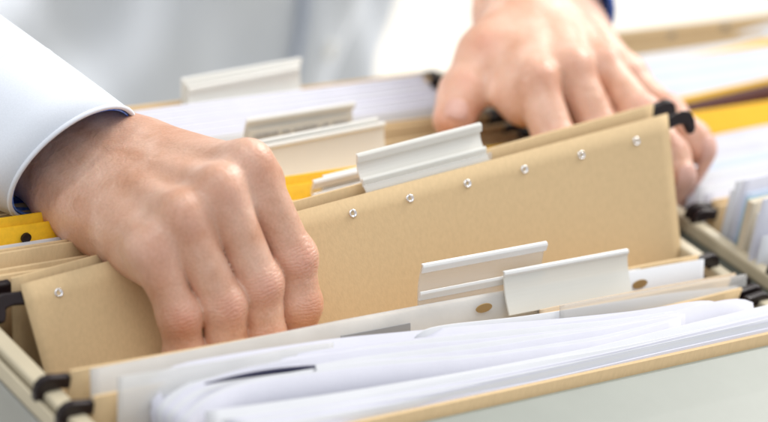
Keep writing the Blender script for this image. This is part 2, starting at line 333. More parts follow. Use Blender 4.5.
# ------------------------------------------------------------------ LIFTED FOLDER
lf = thing('hanging_folder', (.17, .03, -.2), 'kraft hanging folder pulled up and held open by both hands, silver rivets along its top', 'hanging folder', None)
Vl, Vr = nrm([.07, -.62, -.78]), nrm([-.02, -.47, -.87])
def lifted(Aa, Bb, Vl, Vr, back=0.0, nu=60, nv=26, bulge=.0, ymin=.0055):
    G = np.zeros((nu, nv, 3))
    for i, s in enumerate(np.linspace(0, 1, nu)):
        p = Aa * (1 - s) + Bb * s; v = nrm(Vl * (1 - s) + Vr * s); q = p.copy(); step = .2 / (nv - 1)
        for j in range(nv):
            G[i, j] = q
            d = v.copy()
            if q[1] < ymin + .012: k = max(0, (q[1] - ymin) / .012); d = nrm([v[0], v[1] * k, v[2]])
            q = q + d * step
        s_ = math.sin(s * PI)
        G[i, :, 1] += bulge * s_ * np.linspace(0, 1, nv)
    return G
GA = lifted(A, B, Vl, Vr)
fl_leaf = slab('front_leaf', GA, .0011, KR, lf)
A2 = A + [0, .007, -.001]; B2 = ony((653, 104), .0625)
GB = lifted(A2, B2, nrm([.05, -.2, -.95]), nrm([0, -.2, -.95]), ymin=.02)
slab('back_leaf', GB, .0011, KR, lf)
upL = -Vr
hk_y = -N
hook(lf, B - Vr * 0 + N * -.0012, nrm(U + a_([0, 0, .02])), up=-nrm(a_([.0, -.47, -.87]) - U * a_([0, -.47, -.87]).dot(U)), y=hk_y)
U2 = nrm(B2 - A2)
hook(lf, B2 + a_([0, .0015, 0]), U2, up=nrm(a_([0, .2, .98]) - U2 * .1), y=a_([0, 1, 0]))
hook(lf, A + N * -.0012 + a_([.001, 0, -.001]), -U, up=-V, y=hk_y)
hook(lf, A2 + a_([0, .0015, 0]), -U2, up=nrm(a_([0, .2, .98])), y=a_([0, 1, 0]))
# rivets along the top of the front leaf (sub-parts)
def rivet(p, n, u):
    n = nrm(n); u = nrm(u - n * np.dot(u, n)); w = np.cross(n, u); vs = []; fs = []; K = 20
    rings = [(0, -.0004), (.0008, -.0003), (.0010, .0003), (.0013, .0007), (.0016, .0007), (.0019, .0002), (.0019, -.0006)]; tl_ = nrm(n + u * rng.normal() * .12 + w * rng.normal() * .12); n = tl_
    vs.append(p + n * rings[0][1])
    for r, h in rings[1:]:
        for k in range(K):
            a = 2 * PI * k / K; vs.append(p + u * math.cos(a) * r + w * math.sin(a) * r + n * h)
    for k in range(K): fs.append((0, 1 + k, 1 + (k + 1) % K))
    for j in range(len(rings) - 2):
        for k in range(K): fs.append((1 + j * K + k, 1 + (j + 1) * K + k, 1 + (j + 1) * K + (k + 1) % K, 1 + j * K + (k + 1) % K))
    mesh('rivet', vs, fs, SILV, fl_leaf, smooth=True)
def hit_leaf(px):
    # nearest grid point of the leaf along the pixel ray, refined bilinearly
    r = nrm(ray(px)); d = GA - CAM; c = d - (d @ r)[..., None] * r; k = np.unravel_index(np.argmin((c ** 2).sum(-1)[:, :12]), (GA.shape[0], 12))
    i, j = k; i = min(max(i, 1), GA.shape[0] - 2); j = max(j, 1)
    n = nrm(np.cross(GA[i + 1, j] - GA[i - 1, j], GA[i, j + 1] - GA[i, j - 1])); n = n if n[1] < 0 else -n
    return CAM + r * ((GA[i, j] - CAM).dot(n) / r.dot(n)), n
for px in [(58, 293), (175, 260), (234, 244), (293, 228.5), (352, 213.5), (409, 198.5), (466.5, 183.5), (523.5, 169.5), (580.5, 155), (635.5, 141)]:
    p, n = hit_leaf(px); rivet(p + n * .0006, n, U)
# its tab: ivory channel
tl, tr = A + U * 0, B
def on_edge(px, back=.0): # point on the line through A,B under px x
    best = min(np.linspace(0, 1, 2000), key=lambda s: abs(projx(A + (B - A) * s) - px)); return A + (B - A) * best
def projx(w): c = M3.T @ (w - CAM); return c[0] / c[2] * F + 384
t0, t1 = on_edge(369), on_edge(492)
upT = nrm(a_([0, .25, 1]) - U * a_([0, .25, 1]).dot(U)); bkT = np.cross(upT, U); bkT = bkT if bkT[1] > 0 else -bkT
o = tab(lf, t0 + bkT * .002 + upT * -.001, t1 + bkT * .002 + upT * -.001, 15.5, IVORY, IVORY, up=upT, back=bkT, lean=.38, channel=True)
extrude('clear_strip', [(-.5, -2), (-.5, 3.0), (.2, 3.0), (.2, -2)], t0 + bkT * .0012 - U * .001, t1 + bkT * .0012 + U * .0005, CLEAR, o, upT, bkT)


# ------------------------------------------------------------------ folders behind the lifted one
def back_folder(y, label, m=KR, x0=X0, x1=X1, gap=.006, z=0, hooks='both', name='hanging_folder', cat='hanging folder', group=GH):
    t = thing(name, ((x0 + x1) / 2, y, -.22), label, cat, group)
    leaf(t, y, x0, x1, m=m, z=z, hooks=hooks); leaf(t, y + gap, x0, x1, m=m, z=z - .001, hooks=hooks); return t
fC = back_folder(.073, 'kraft hanging folder directly behind the lifted folder, hooks on the left rail', gap=.005)
fD = back_folder(.086, 'kraft hanging folder with two thin edges between the lifted folder and the yellow one', gap=.004, z=.0015)
# left yellow folder with punch hole, white sheets before it
ys = thing('yellow_folder', (.16, .104, -.2), 'yellow card folder with punched hole under the shirt cuff', 'folder', 'yellow card folders')
yp = [onz((-30, 232), .006), onz((30, 219), .006), onz((120, 200), .006)]
YL = a_([.004, .099, .006]); 
sheet('front_leaf', [a_([.006, .101, .004]), a_([.311, .101, .004])], (0, -.02, -.15), YEL, ys, th=.0008, n=30)
sheet('back_leaf', [a_([.006, .1055, .006]), a_([.311, .1055, .006])], (0, -.01, -.15), YEL, ys, th=.0008, n=30)
hp = ony((26, 238), .0985); vs = [hp + a_([math.cos(t) * .0022, -.0006, math.sin(t) * .0022]) for t in np.linspace(0, 2 * PI, 17)[:-1]] + [hp + a_([math.cos(t) * .0022, .0006, math.sin(t) * .0022]) for t in np.linspace(0, 2 * PI, 17)[:-1]]
mesh('punch_hole', vs, [tuple(range(16)), tuple(range(31, 15, -1))] + [(k, k + 16, (k + 1) % 16 + 16, (k + 1) % 16) for k in range(16)], HOOK, ys)
for i, y in enumerate((.0935, .0955, .0975)):
    o = sheet('paper_sheet', [a_([.008, y, -.0045 + .0012 * i]), a_([.175, y, -.0045 + .0012 * i])], (0, -.01, -.15), PAPW, None, th=.0009)
    tag(o, 'white sheet standing just in front of the yellow folder at left', 'paper', 'white sheets before the left yellow folder')
# small frosted tab by index finger, on fC
tab(fC, onz((312, 203), .002), onz((372, 188), .002), 9.5, CLEAR, CLEARR, lean=.2)
tab(fD, onz((322, 196), .003), onz((378, 182), .003), 8.5, CLEAR, CLEARR, lean=.2)
fE = back_folder(.1145, 'kraft hanging folder carrying the broad ivory tab behind the gripping hand', gap=.006)
fF = back_folder(.127, 'kraft hanging folder behind the broad ivory tab, its back edge showing beside the thumb', gap=.01, z=-.001)
tabpx(fE, .1140, (266, 191), (388, 166), (273, 155), IVORY, IVORY, lean=.5, ribs=False)
tabpx(fF, .1185, (262, 184), (381, 160), (266, 150), IVORY, IVORY, lean=.5, ribs=False)
# handwritten tab
fG = back_folder(.149, 'kraft hanging folder carrying the tab with faint handwriting', gap=.006, z=-.002)
wp0, wp1 = ony((243, 154), .1475), ony((350, 136), .1475)
wt = tab(fG, wp0, wp1, (ony((243, 124), .1475)[2] - wp0[2]) * 1000 + 1, IVORY, IVORY, lean=.1, ribs=False)
e = nrm(wp1 - wp0); Lw = np.linalg.norm(wp1 - wp0)
extrude('label_strip', [(-1.4, 1), (-.2, 11.5), (.2, 11.5), (-1.0, 1)], wp0 + e * .001, wp1 - e * .001, LABEL, wt)
def stroke(pts, w, parent, name='handwriting'):
    vs = []; fs = []
    for i, (p, q) in enumerate(zip(pts, pts[1:])):
        d = nrm(q - p); nn = np.cross(d, a_([0, 1, 0])) * w / 2; k = len(vs)
        for pp in (p - nn, p + nn, q + nn, q - nn): vs.append(pp + a_([0, -.0002, 0]))
        for pp in (p - nn, p + nn, q + nn, q - nn): vs.append(pp + a_([0, .0002, 0]))
        fs += [(k, k + 1, k + 2, k + 3), (k + 7, k + 6, k + 5, k + 4), (k, k + 4, k + 5, k + 1), (k + 1, k + 5, k + 6, k + 2), (k + 2, k + 6, k + 7, k + 3), (k + 3, k + 7, k + 4, k)]
    return mesh(name, vs, fs, INK, parent)
for row, (s0, s1) in enumerate(((.06, .9), (.05, .62))):
    pts = []
    x = s0
    while x < s1:
        for k in range(10):
            hh = (8.3 - row * 3.8) + 1.0 * math.sin(k * 2.1 + x * 60) + rng.normal() * .3
            bkk = -1.55 + 1.2 * (hh - 1) / 10.5
            pts.append(wp0 + e * (x * Lw + k * .0005) + a_([0, bkk * .001 - .0003, hh * .001]))
        if rng.random() < .45:
            stroke(pts, .00045, wt); pts = []
            x += .03
        x += .0045 / Lw
    if len(pts) > 2: stroke(pts, .00045, wt)
# yellow folder in the middle

# lavender paper block
for i in range(26):
    y = .166 + i * .0010; zz = -.0045 + .0005 * math.sin(i * 1.7) + i * .00018
    x0 = .02 + rng.random() * .004
    o = sheet('paper_sheet', [a_([x0, y, zz]), a_([.303 + rng.random() * .004, y, zz + .001])], (0, -.004, -.16), PAPL if i % 5 else PAPW, None, th=.00085, wave=.0001)
    tag(o, 'lilac white sheet in the thick paper block behind the tabs', 'paper', 'sheets of the thick lilac paper block')
fH = back_folder(.197, 'rearmost kraft hanging folder behind the thick lilac paper block', gap=.007, z=-.004)
for k, (xa, hh) in enumerate(((0, 0), (.003, -1.2), (.006, -2.4))):
    tb_ = tabpx(fH, .198 - .0025 * k, (184 + 3 * k, 118), (302 - k, 96), (184, 86 + 4 * k), IVORY, IVORY, lean=.4, ribs=False)

# ------------------------------------------------------------------ right neighbouring column
GN = 'hanging folders in the right hand column'
fN = thing('hanging_folder', (.5, .04, -.22), 'kraft hanging folder in the right column with its black hook over the divider rail', 'hanging folder', GN)
leaf(fN, .034, .362, .675, z=.0, m=KR); leaf(fN, .0385, .3625, .675, z=.0005, m=KR)
fO = thing('hanging_folder', (.5, -.02, -.22), 'kraft hanging folder cut by the right frame edge, black hook beside the loose papers', 'hanging folder', GN)
leaf(fO, -.022, .3625, .675, z=.0, m=KR); leaf(fO, -.017, .3625, .675, z=.0, m=KR)
cols = [(PAPW, 0), (PAPW, .5), (PAPL, 0), (PAPB, 0), (BOOK, 0), (BOOK, 0), (PAPW, 0), (PAPL, 0), (PAPW, 0)]
xx = [(731, 190, .028), (737, 182, .022), (744, 181, .0185), (746, 194, .016), (749, 200, .010), (752, 203, .006), (758, 214, .002), (763, 200, -.002), (762, 236, -.006)]
names = ['tall white sheet standing first in the right column, next to the kraft folder', 'white sheet second from the kraft folder in the right column', 'white lilac sheet third from the kraft folder in the right column', 'pale blue sheet behind the beige booklet in the right column', 'beige booklet with teal edge in the right column', 'beige booklet pages nearest the camera side of the teal edge', 'slanting white sheet in front of the beige booklet at the right edge', 'lilac white sheet leaning at the right frame edge', 'small white sheet low at the right frame edge']
for (px, py, y), (m_, _), lb in zip(xx, cols, names):
    p = ony((px, py), y)
    o = sheet('paper_sheet' if m_ is not BOOK else 'booklet', [p + a_([0, 0, -.05]), p + a_([.0008, 0, -.001]), p, p + a_([.06, .001, .002]), p + a_([.24, .0, .001])] if False else [p, p + a_([.07, .001, .0025]), p + a_([.24, 0, .001])], (-.002, -.006, -.11), m_, None, th=.0005 if m_ is not BOOK else .0022, wave=.0006)
    tag(o, lb, 'booklet' if m_ is BOOK else 'paper')
p = ony((748, 199), .0125)
o = sheet('card_divider', [p, p + a_([.2, 0, 0])], (-.002, -.006, -.1), TEAL, None, th=.0009); tag(o, 'thin teal card beside the beige booklet in the right column', 'card divider')
# big white paper spread behind
for i in range(9):
    y = .047 + i * .0062; zz = -.001 + .0016 * math.sin(i * 2.3)
    o = sheet('paper_sheet', [a_([.3655, y, zz]), a_([.45, y, zz + .0015]), a_([.66, y, zz])], (0, -.03, -.09), PAPW if i % 2 else PAPB if i == 4 else PAPL, None, th=.0005, wave=.0012)
    tag(o, 'white sheet in the wide fanned stack beyond the little finger', 'paper', 'fanned white sheets of the right column')
def rcard(nm, pl, pr, y, m, label, cat, th=.0015, x1=.67, drop=.1, lean=.1):
    a, b = ony(pl, y), ony(pr, y); b2 = a + (b - a) * ((x1 - a[0]) / (b[0] - a[0])); a2 = a + (b - a) * ((.364 - a[0]) / (b[0] - a[0]))
    o = sheet(nm, [a2, b2], (0, -lean * drop, -drop), m, None, th=th, wave=.0002); tag(o, label, cat); return o
y1_ = thing('yellow_folder', (.5, .1, -.2), 'yellow card folder right behind the little finger in the right column', 'folder', 'yellow card folders')
for k in range(3):
    yy = .104 + .004 * k
    sheet('leaf', [a_([.364, yy, .0005 + k * .0022]), a_([.67, yy, .0005 + k * .0022])], (0, -.015, -.1), YEL, y1_, th=.001)
rcard('maroon_folder', (690, 103), (768, 84), .128, MAR, 'dark maroon card folder between the two yellow edges at right', 'folder', th=.0025, lean=.3, drop=.04)
rcard('yellow_folder', (690, 96), (768, 78), .134, YEL, 'thin yellow card edge just behind the maroon folder', 'folder', th=.0012)
for i in range(6):
    y = .138 + i * .0045
    o = sheet('paper_sheet', [a_([.364, y, .002 + .0012 * i]), a_([.66, y, .004 + .0012 * i])], (0, -.03, -.08), PAPB if i % 2 else PAPW, None, th=.0007, wave=.0004)
    tag(o, 'pale blue white sheet in the far stack behind the maroon folder', 'paper', 'far stack of sheets behind the maroon folder')
rcard('yellow_folder', (665, 62), (768, 40), .168, YEL, 'softly blurred ochre card behind the far blue white stack', 'folder', th=.003, lean=.3, drop=.05)
for i in range(3):
    y = .174 + i * .006
    o = sheet('paper_sheet', [a_([.364, y, -.001]), a_([.66, y, .001])], (0, -.03, -.08), PAPW, None, th=.0008, wave=.0006)
    tag(o, 'white sheet in the last stack before the tan rear folder', 'paper', 'last stack of sheets in the right column')
fR = thing('hanging_folder', (.5, .2, -.2), 'rearmost tan hanging folder of the right column, with metal clips', 'hanging folder', GN)
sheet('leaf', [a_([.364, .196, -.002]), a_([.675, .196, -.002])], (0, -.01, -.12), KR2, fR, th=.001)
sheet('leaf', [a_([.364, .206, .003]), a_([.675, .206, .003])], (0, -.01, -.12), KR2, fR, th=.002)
for px in ((668, 33), (722, 24)):
    p = ony(px, .2075); bx('clip', (p[0] - .003, p[0] + .003, p[1] - .003, p[1] + .001, p[2] - .007, p[2] + .002), STEELG, fR)
# curled white sheet top right
P = [ony((716, 52), .205), ony((738, 33), .2), ony((800, 14), .195)]
o = sheet('paper_sheet', P, (.02, -.02, -.03), PAPW, None, th=.0005); tag(o, 'white sheet with lifted corner in the far top right', 'paper')

# ------------------------------------------------------------------ SDF tools for the person
def smin(a, b, k):
    h = np.maximum(k - np.abs(a - b), 0) / k; return np.minimum(a, b) - h * h * k * .25
def cap(P, a, b, r1, r2):
    a = a.astype(np.float32); b = b.astype(np.float32); d = b - a; t = np.clip(((P - a) @ d) / max(float(d @ d), 1e-12), 0, 1)
    return np.linalg.norm(P - a - t[:, None] * d, axis=1) - (r1 + (r2 - r1) * t)
def surface_nets(fn, lo, hi, h, coarse=4, band=None):
    lo = a_(lo); n = np.ceil((a_(hi) - lo) / h / coarse).astype(int) * coarse + 1
    xs = [np.arange(n[k]) for k in range(3)]
    cs = [np.arange(0, n[k], coarse) for k in range(3)]
    C = np.stack(np.meshgrid(*cs, indexing='ij'), -1).reshape(-1, 3)
    dc = fn((lo + C * h).astype(np.float32)).reshape([len(c) for c in cs])
    # upsample nearest, refine where close
    full = np.repeat(np.repeat(np.repeat(dc, coarse, 0), coarse, 1), coarse, 2)[:n[0], :n[1], :n[2]].astype(np.float32)
    act = np.argwhere(np.abs(full) < h * coarse * 1.9)
    out = np.empty(len(act), np.float32)
    for s in range(0, len(act), 400000): out[s:s + 400000] = fn((lo + act[s:s + 400000] * h).astype(np.float32))
    full[act[:, 0], act[:, 1], act[:, 2]] = out
    sg = full < 0
    c8 = [(i, j, k) for i in (0, 1) for j in (0, 1) for k in (0, 1)]
    sl_ = lambda o: tuple(slice(o[k], n[k] - 1 + o[k]) for k in range(3))
    cnt = sum(sg[sl_(o)].astype(np.int8) for o in c8); cells = np.argwhere((cnt > 0) & (cnt < 8))
    val = {o: full[cells[:, 0] + o[0], cells[:, 1] + o[1], cells[:, 2] + o[2]] for o in c8}
    acc = np.zeros((len(cells), 3)); num = np.zeros(len(cells))
    for o in c8:
        for ax in range(3):
            if o[ax] == 0:
                q = list(o); q[ax] = 1; q = tuple(q); va, vb = val[o], val[q]; cr = (va < 0) != (vb < 0)
                t = np.where(cr, va / np.where(cr, va - vb, 1), 0)
                pt = np.tile(a_(o, float) if False else np.array(o, float), (len(cells), 1)); pt[:, ax] += t
                acc[cr] += pt[cr]; num[cr] += 1
    verts = lo + (cells + acc / num[:, None]) * h
    ids = -np.ones(n - 1, np.int64); ids[cells[:, 0], cells[:, 1], cells[:, 2]] = np.arange(len(cells))
    faces = []
    for ax in range(3):
        b, c = (ax + 1) % 3, (ax + 2) % 3
        s0 = [slice(0, n[k]) for k in range(3)]; s1 = list(s0); s0[ax] = slice(0, n[ax] - 1); s1[ax] = slice(1, n[ax])
        e_ = np.argwhere(sg[tuple(s0)] != sg[tuple(s1)])
        e_ = e_[(e_[:, b] > 0) & (e_[:, c] > 0) & (e_[:, b] < n[b] - 1) & (e_[:, c] < n[c] - 1)]
        ins = sg[e_[:, 0], e_[:, 1], e_[:, 2]]
        def g(db, dc_):
            q = e_.copy(); q[:, b] += db; q[:, c] += dc_; return ids[q[:, 0], q[:, 1], q[:, 2]]
        Q = np.stack([g(-1, -1), g(0, -1), g(0, 0), g(-1, 0)], 1); Q[~ins] = Q[~ins][:, ::-1]
        faces.append(Q[(Q >= 0).all(1)])
    # project on the surface
    for _ in range(2):
        vf = verts.astype(np.float32); d0 = fn(vf); g = np.zeros_like(vf); ee = np.float32(h * .5)
        for k in range(3):
            q = vf.copy(); q[:, k] += ee; g[:, k] = (fn(q) - d0) / ee
        verts = verts - g * d0[:, None] / (np.sum(g * g, 1, keepdims=True) + 1e-6) * .9
    return verts, np.concatenate(faces)

class Hand:
    def __init__(s, wrist, fore, fingers, thumb, dors, side, scale=1.0, wr=(.0185, .0165), fk=1.0):
        s.fk = fk; s.mb = .005; s.fr = .0165; s.wo = .0095; s.pk = .0125; s.kb = .0074; s.cw = .022
        """fingers: dict name -> [MCP,PIP,DIP,TIP]; thumb [CMC,MCP,IP,TIP]; dors: unit vector out of the back of the hand; side: unit vector little finger -> index"""
        s.w, s.f, s.fi, s.th, s.d, s.s, s.k, s.wr = wrist, fore, fingers, thumb, dors, side, scale, wr
        s.R = {'i': (.0108, .0102, .0098, .0086), 'm': (.0109, .0102, .0099, .0087), 'r': (.0105, .0099, .0096, .0084), 'p': (.0096, .0091, .0088, .0078)}
    def __call__(s, P):
        k = s.k; w, d, sd = s.w, s.d, s.s
        off = {'i': .6, 'm': .2, 'r': -.2, 'p': -.6}
        # forearm / wrist as two capsules side by side
        a1, a2 = w + sd * s.wo * k, w - sd * s.wo * k; f1, f2 = s.f + sd * s.wo * k, s.f - sd * s.wo * k
        D = smin(cap(P, a1, f1, s.wr[0] * k, s.fr * k), cap(P, a2, f2, s.wr[1] * k, s.fr * k), .02)
        pal = None
        for n_, J in s.fi.items():
            c = w + sd * off[n_] * s.cw * k + (J[0] - w) * .14
            m = J[0] - d * .004 * k - nrm(J[0] - w) * s.mb
            q = cap(P, c - d * .001, m, .0130 * k, .0100 * k)
            q2 = cap(P, c - d * .010 * k, J[0] - d * .012 * k - nrm(J[0] - w) * s.mb, .0135 * k, .0092 * k)
            q = smin(q, q2, .007)
            pal = q if pal is None else smin(pal, q, s.pk * k)
        D = smin(D, pal, .011)
        # knuckle heads and tendons
        for n_, J in s.fi.items():
            r = s.kb * k * (1 if n_ != 'p' else .88)
            D = smin(D, np.linalg.norm(P - (J[0] + d * .0028 * k).astype(np.float32), axis=1) - r, .009 * k)
            D = smin(D, cap(P, J[0] + d * .0035 * k, w + (J[0] - w) * .3 + d * .006 * k, .0040 * k, .003 * k), .009 * k)
        # thumb
        T = s.th
        th = smin(cap(P, T[0], T[1], .0135 * k, .0118 * k), cap(P, T[1], T[2], .0115 * k, .0105 * k), .006)
        th = smin(th, cap(P, T[2], T[3], .0104 * k, .0084 * k), .004)
        th = smin(th, cap(P, T[2] * .55 + T[3] * .45 - 0 * d, T[3], .0095 * k, .0088 * k), .004)
        th = smin(th, cap(P, T[1] * .7 + T[0] * .3, s.fi['i'][0] - d * .010 * k, .0085 * k, .0075 * k), .014)
        thp = smin(th, D, .012 * k)
        # web between thumb and index
        res = thp
        for n_, J in s.fi.items():
            R = [r * s.fk for r in s.R[n_]]
            dj = nrm(J[3] - J[2])
            q = smin(cap(P, J[0], J[1], R[0] * .93, R[1] * .95), cap(P, J[1], J[2], R[1] * .96, R[2] * .98), .004)
            q = smin(q, cap(P, J[2], J[3] - dj * R[3], R[2] * .97, R[3]), .003)
            # joint swellings
            dr_ = s.fd(J)
            q = smin(q, np.linalg.norm(P - (J[1] + dr_ * .0012).astype(np.float32), axis=1) - R[1] * .87, .004)
            q = smin(q, np.linalg.norm(P - (J[2] + dr_ * .0002).astype(np.float32), axis=1) - R[2] * .97, .003)
            # fuller proximal phalanx on the palm side
            q = smin(q, D, .004 * k)
            res = smin(res, q, .0008)
        return res
    def fd(s, J):
        t = nrm(J[3] - J[0]); v = s.d - t * s.d.dot(t)
        b = (J[1] - J[0]) - t * (J[1] - J[0]).dot(t)
        v = v if np.linalg.norm(b) < .003 else nrm(v) + nrm(b)
        return nrm(v)
    def attrs(s, V):
        red = np.zeros(len(V)); wrm = np.zeros(len(V)); ax = np.zeros(len(V))
        best = np.full(len(V), 9.)
        for n_, J in list(s.fi.items()) + [('t', s.th)]:
            for q, (ji, sz, rr, ww) in enumerate(((0, .010, .18, .12), (1, .0075, .45, 1.0), (2, .006, .35, .7), (3, .010, .5, 0))):
                if n_ == 't' and ji == 0: continue
                dr_ = s.fd(J) if n_ != 't' else s.td
                c = J[ji] + dr_ * .009 * s.k * (0 if ji == 3 else 1)
                dist = np.linalg.norm(V - c, axis=1); g = np.exp(-(dist / sz / s.k) ** 2)
                red = np.maximum(red, g * rr)
                if ww:
                    t = nrm(J[min(ji + 1, 3)] - J[max(ji - 1, 0)]); sel = dist < best
                    ax[sel] = ((V - c) @ t)[sel] * 1000; best = np.minimum(best, dist)
                    wrm = np.maximum(wrm, g * ww)
        return red, wrm, ax

def mk_body(parts, parent):
    """join the extracted surfaces into one mesh object"""
    vs = []; fs = []; R = []; W = []; X = []; k = 0
    for V_, F_, (r, w_, x_) in parts:
        vs.append(V_); fs.append(F_ + k); k += len(V_); R.append(r); W.append(w_); X.append(x_)
    vs = np.concatenate(vs); fs = np.concatenate(fs)
    o = mesh('body', vs, fs, SKIN, parent, smooth=True)
    for nm, arr in (('red', R), ('wr', W), ('ax', X)):
        at_ = o.data.attributes.new(nm, 'FLOAT', 'POINT'); at_.data.foreach_set('value', np.concatenate(arr).astype(np.float32))
    return o

# ---- right hand (left in the picture), gripping the lifted folder
def lerp(a, b, t): return a * (1 - t) + b * t
def chain_tip(P_, D_, L, dirn): return D_ + nrm(dirn) * L
H = {}
dn = a_([.03, -.25, -1.0])
iM, iP = onp((251, 166), .032), onp((293, 257), .022); iD = onp((299, 304), .016)
mM, mP = onp((221, 192), .034), onp((259, 283), .023)
rM, rP = onp((183, 219), .031), onp((223, 305), .022)
pM, pP = onp((151, 252), .024), onp((179, 315), .018)
w1 = at((78, 163), 1.09); fore1 = at((-480, -175), 1.19); print('fore1', fore1)
mD = mP + nrm(iD - iP + a_([0, .0, -.004])) * .0225; rD = rP + nrm(iD - iP + a_([0, 0, -.004])) * .021; pD = pP + nrm(iD - iP + a_([.001, 0, -.004])) * .017
tipd = nrm(a_([.02, -.12, -1]))
h1 = Hand(w1, fore1, {'i': [iM, iP, iD, iD + tipd * .021], 'm': [mM, mP, mD, mD + tipd * .022], 'r': [rM, rP, rD, rD + tipd * .021], 'p': [pM, pP, pD, pD + tipd * .018]},
          None, None, None, scale=.97, fk=.915, wr=(.0172, .0165))
sd1 = nrm(iM - pM); ln = nrm((mM + rM) / 2 - w1); dz = np.cross(sd1, ln); dz = dz if np.dot(dz, M3[:, 2]) < 0 else -dz
h1.d = nrm(dz); h1.s = nrm(np.cross(h1.d, ln)) if np.dot(np.cross(h1.d, ln), sd1) > 0 else -nrm(np.cross(h1.d, ln))
# thumb goes behind the folder
tM = iM - h1.d * .030 + a_([0.005, .012, -.01]); h1.th = [w1 + h1.s * .018 - h1.d * .008 + ln * .02, lerp(w1, iM, .62) - h1.d * .022 + h1.s * .008, tM + a_([.012, .018, -.012]), tM + a_([.025, .020, -.034])]
h1.td = nrm(a_([0, 1, .3]))
# ---- left hand (right in the picture), spread on the folders behind
d2 = nrm(a_([-.05, -.35, .95]))
def arc(M_, T_, lift, fr=(.46, .77)):
    p = lerp(M_, T_, fr[0]) + d2 * lift; q = lerp(M_, T_, fr[1]) + d2 * lift * .85; return [M_, p, q, T_]
iM2, mM2, rM2, pM2 = onz((535, 84), .037), onz((571, 71), .041), onz((602, 69), .038), onz((628, 80), .029)
iT, mT = iM2 + a_([.002, -.046, -.056]), mM2 + a_([.008, -.052, -.056])
rT, pT = onz((685, 189), .0125), onz((710, 160), .014)
w2 = at((535, -6), 1.282); fore2 = a_([.46, .42, .19])
h2 = Hand(w2, fore2, {'i': arc(iM2, iT, .005), 'm': arc(mM2, mT, .005), 'r': arc(rM2, rT, .0035), 'p': arc(pM2, pT, .001)}, None, None, None, scale=1.03, wr=(.0165, .0150), fk=1.0); h2.pk = .013; h2.kb = .0066; h2.wo = .0115
ln2 = nrm((mM2 + rM2) / 2 - w2); sd2 = nrm(iM2 - pM2); dz = np.cross(sd2, ln2); dz = dz if dz[2] > 0 else -dz
h2.d = nrm(dz); q = np.cross(h2.d, ln2); h2.s = nrm(q) if q.dot(sd2) > 0 else -nrm(q)
h2.th = [lerp(w2, iM2, .3) + h2.s * .004, onz((484, 56), .034), onz((463, 92), .022), onz((454, 119), .0135)]
h2.td = nrm(a_([-.45, -.5, .72]))

def hand_mesh(h, h_, cut):
    P = np.array([j for J in h.fi.values() for j in J] + h.th + [h.w, lerp(h.w, h.f, .45)])
    lo, hi = P.min(0) - .028, P.max(0) + .028
    V_, F_ = surface_nets(h, lo, hi, h_)
    return V_, F_, h.attrs(V_)
parts = [hand_mesh(h1, .0009, 0), hand_mesh(h2, .0011, 0)]
for (V_, F_, _), h, nm in ((parts[0], h1, 'H1'), (parts[1], h2, 'H2')):
    for n_, J in h.fi.items(): print(nm, n_, [round(float(np.linalg.norm(J[i + 1] - J[i])), 4) for i in range(3)], 'meta', round(float(np.linalg.norm(J[0] - h.w)), 4))
# core: torso, upper arms, forearms (inside the shirt)
sh1, el1 = a_([.13, .45, .30]), fore1 + a_([-.01, .01, .0])
sh2, el2 = a_([.56, .56, .36]), fore2 + a_([.01, .02, .01])
wc = a_([.44, .67, -.25])
def core(P):
    D = cap(P, wc + a_([-.06, 0, -.3]), a_([.29, .58, .24]), .08, .07); D = smin(D, cap(P, wc + a_([.06, 0, -.3]), a_([.42, .59, .26]), .08, .07), .06)
    D = smin(D, cap(P, a_([.35, .57, .35]), a_([.33, .53, .47]), .06, .05), .05)
    for s_, e_, f_ in ((sh1, el1, w1), (sh2, el2, w2)):
        D = smin(D, cap(P, a_([.35, .56, .3]), s_, .08, .055), .05)
        D = smin(D, cap(P, s_, e_, .05, .038), .03); D = smin(D, cap(P, e_, lerp(e_, f_, .55), .036, .024), .02)
    return D
cv, cf = surface_nets(core, a_([-.2, .1, -.75]), a_([.75, .85, .6]), .012, coarse=2)
z_ = np.zeros(len(cv)); parts.append((cv, cf, (z_, z_, z_)))
pe = thing('person', (.44, .62, -.94), 'person in pale blue shirt standing behind the drawer, leafing through the folders with both hands', 'person')
body = mk_body(parts, pe)

# fingernails
def nail(h, tip, dip, dr_, w_=.0062, l_=.0058):
    t = nrm(tip - dip); dr_ = nrm(dr_ - t * dr_.dot(t)); sd_ = np.cross(t, dr_); G = np.zeros((13, 13, 3))
    c = tip - t * .0025
    for i, u in enumerate(np.linspace(-1, 1, 13)):
        for j, v in enumerate(np.linspace(-1, 1, 13)):
            uu = u * math.sqrt(max(0, 1 - .42 * v * v)); vv = v * math.sqrt(max(0, 1 - .42 * u * u))
            G[i, j] = c + sd_ * uu * w_ + t * vv * l_ + dr_ * .012
    Pp = G.reshape(-1, 3).copy()
    for _ in range(14): Pp = Pp - dr_ * (h(Pp.astype(np.float32))[:, None] - .0003) * .8
    o = slab('fingernail', Pp.reshape(13, 13, 3), .0004, NAIL, body); return o
for J in (h2.fi['r'], h2.fi['p']): nail(h2, J[3], J[2], h2.fd(J) * .7 + a_([0, 0, .7]), .0055, .0052)
nail(h2, h2.th[3] + a_([0, 0, -.003]), h2.th[2], h2.td, .0054, .0050)

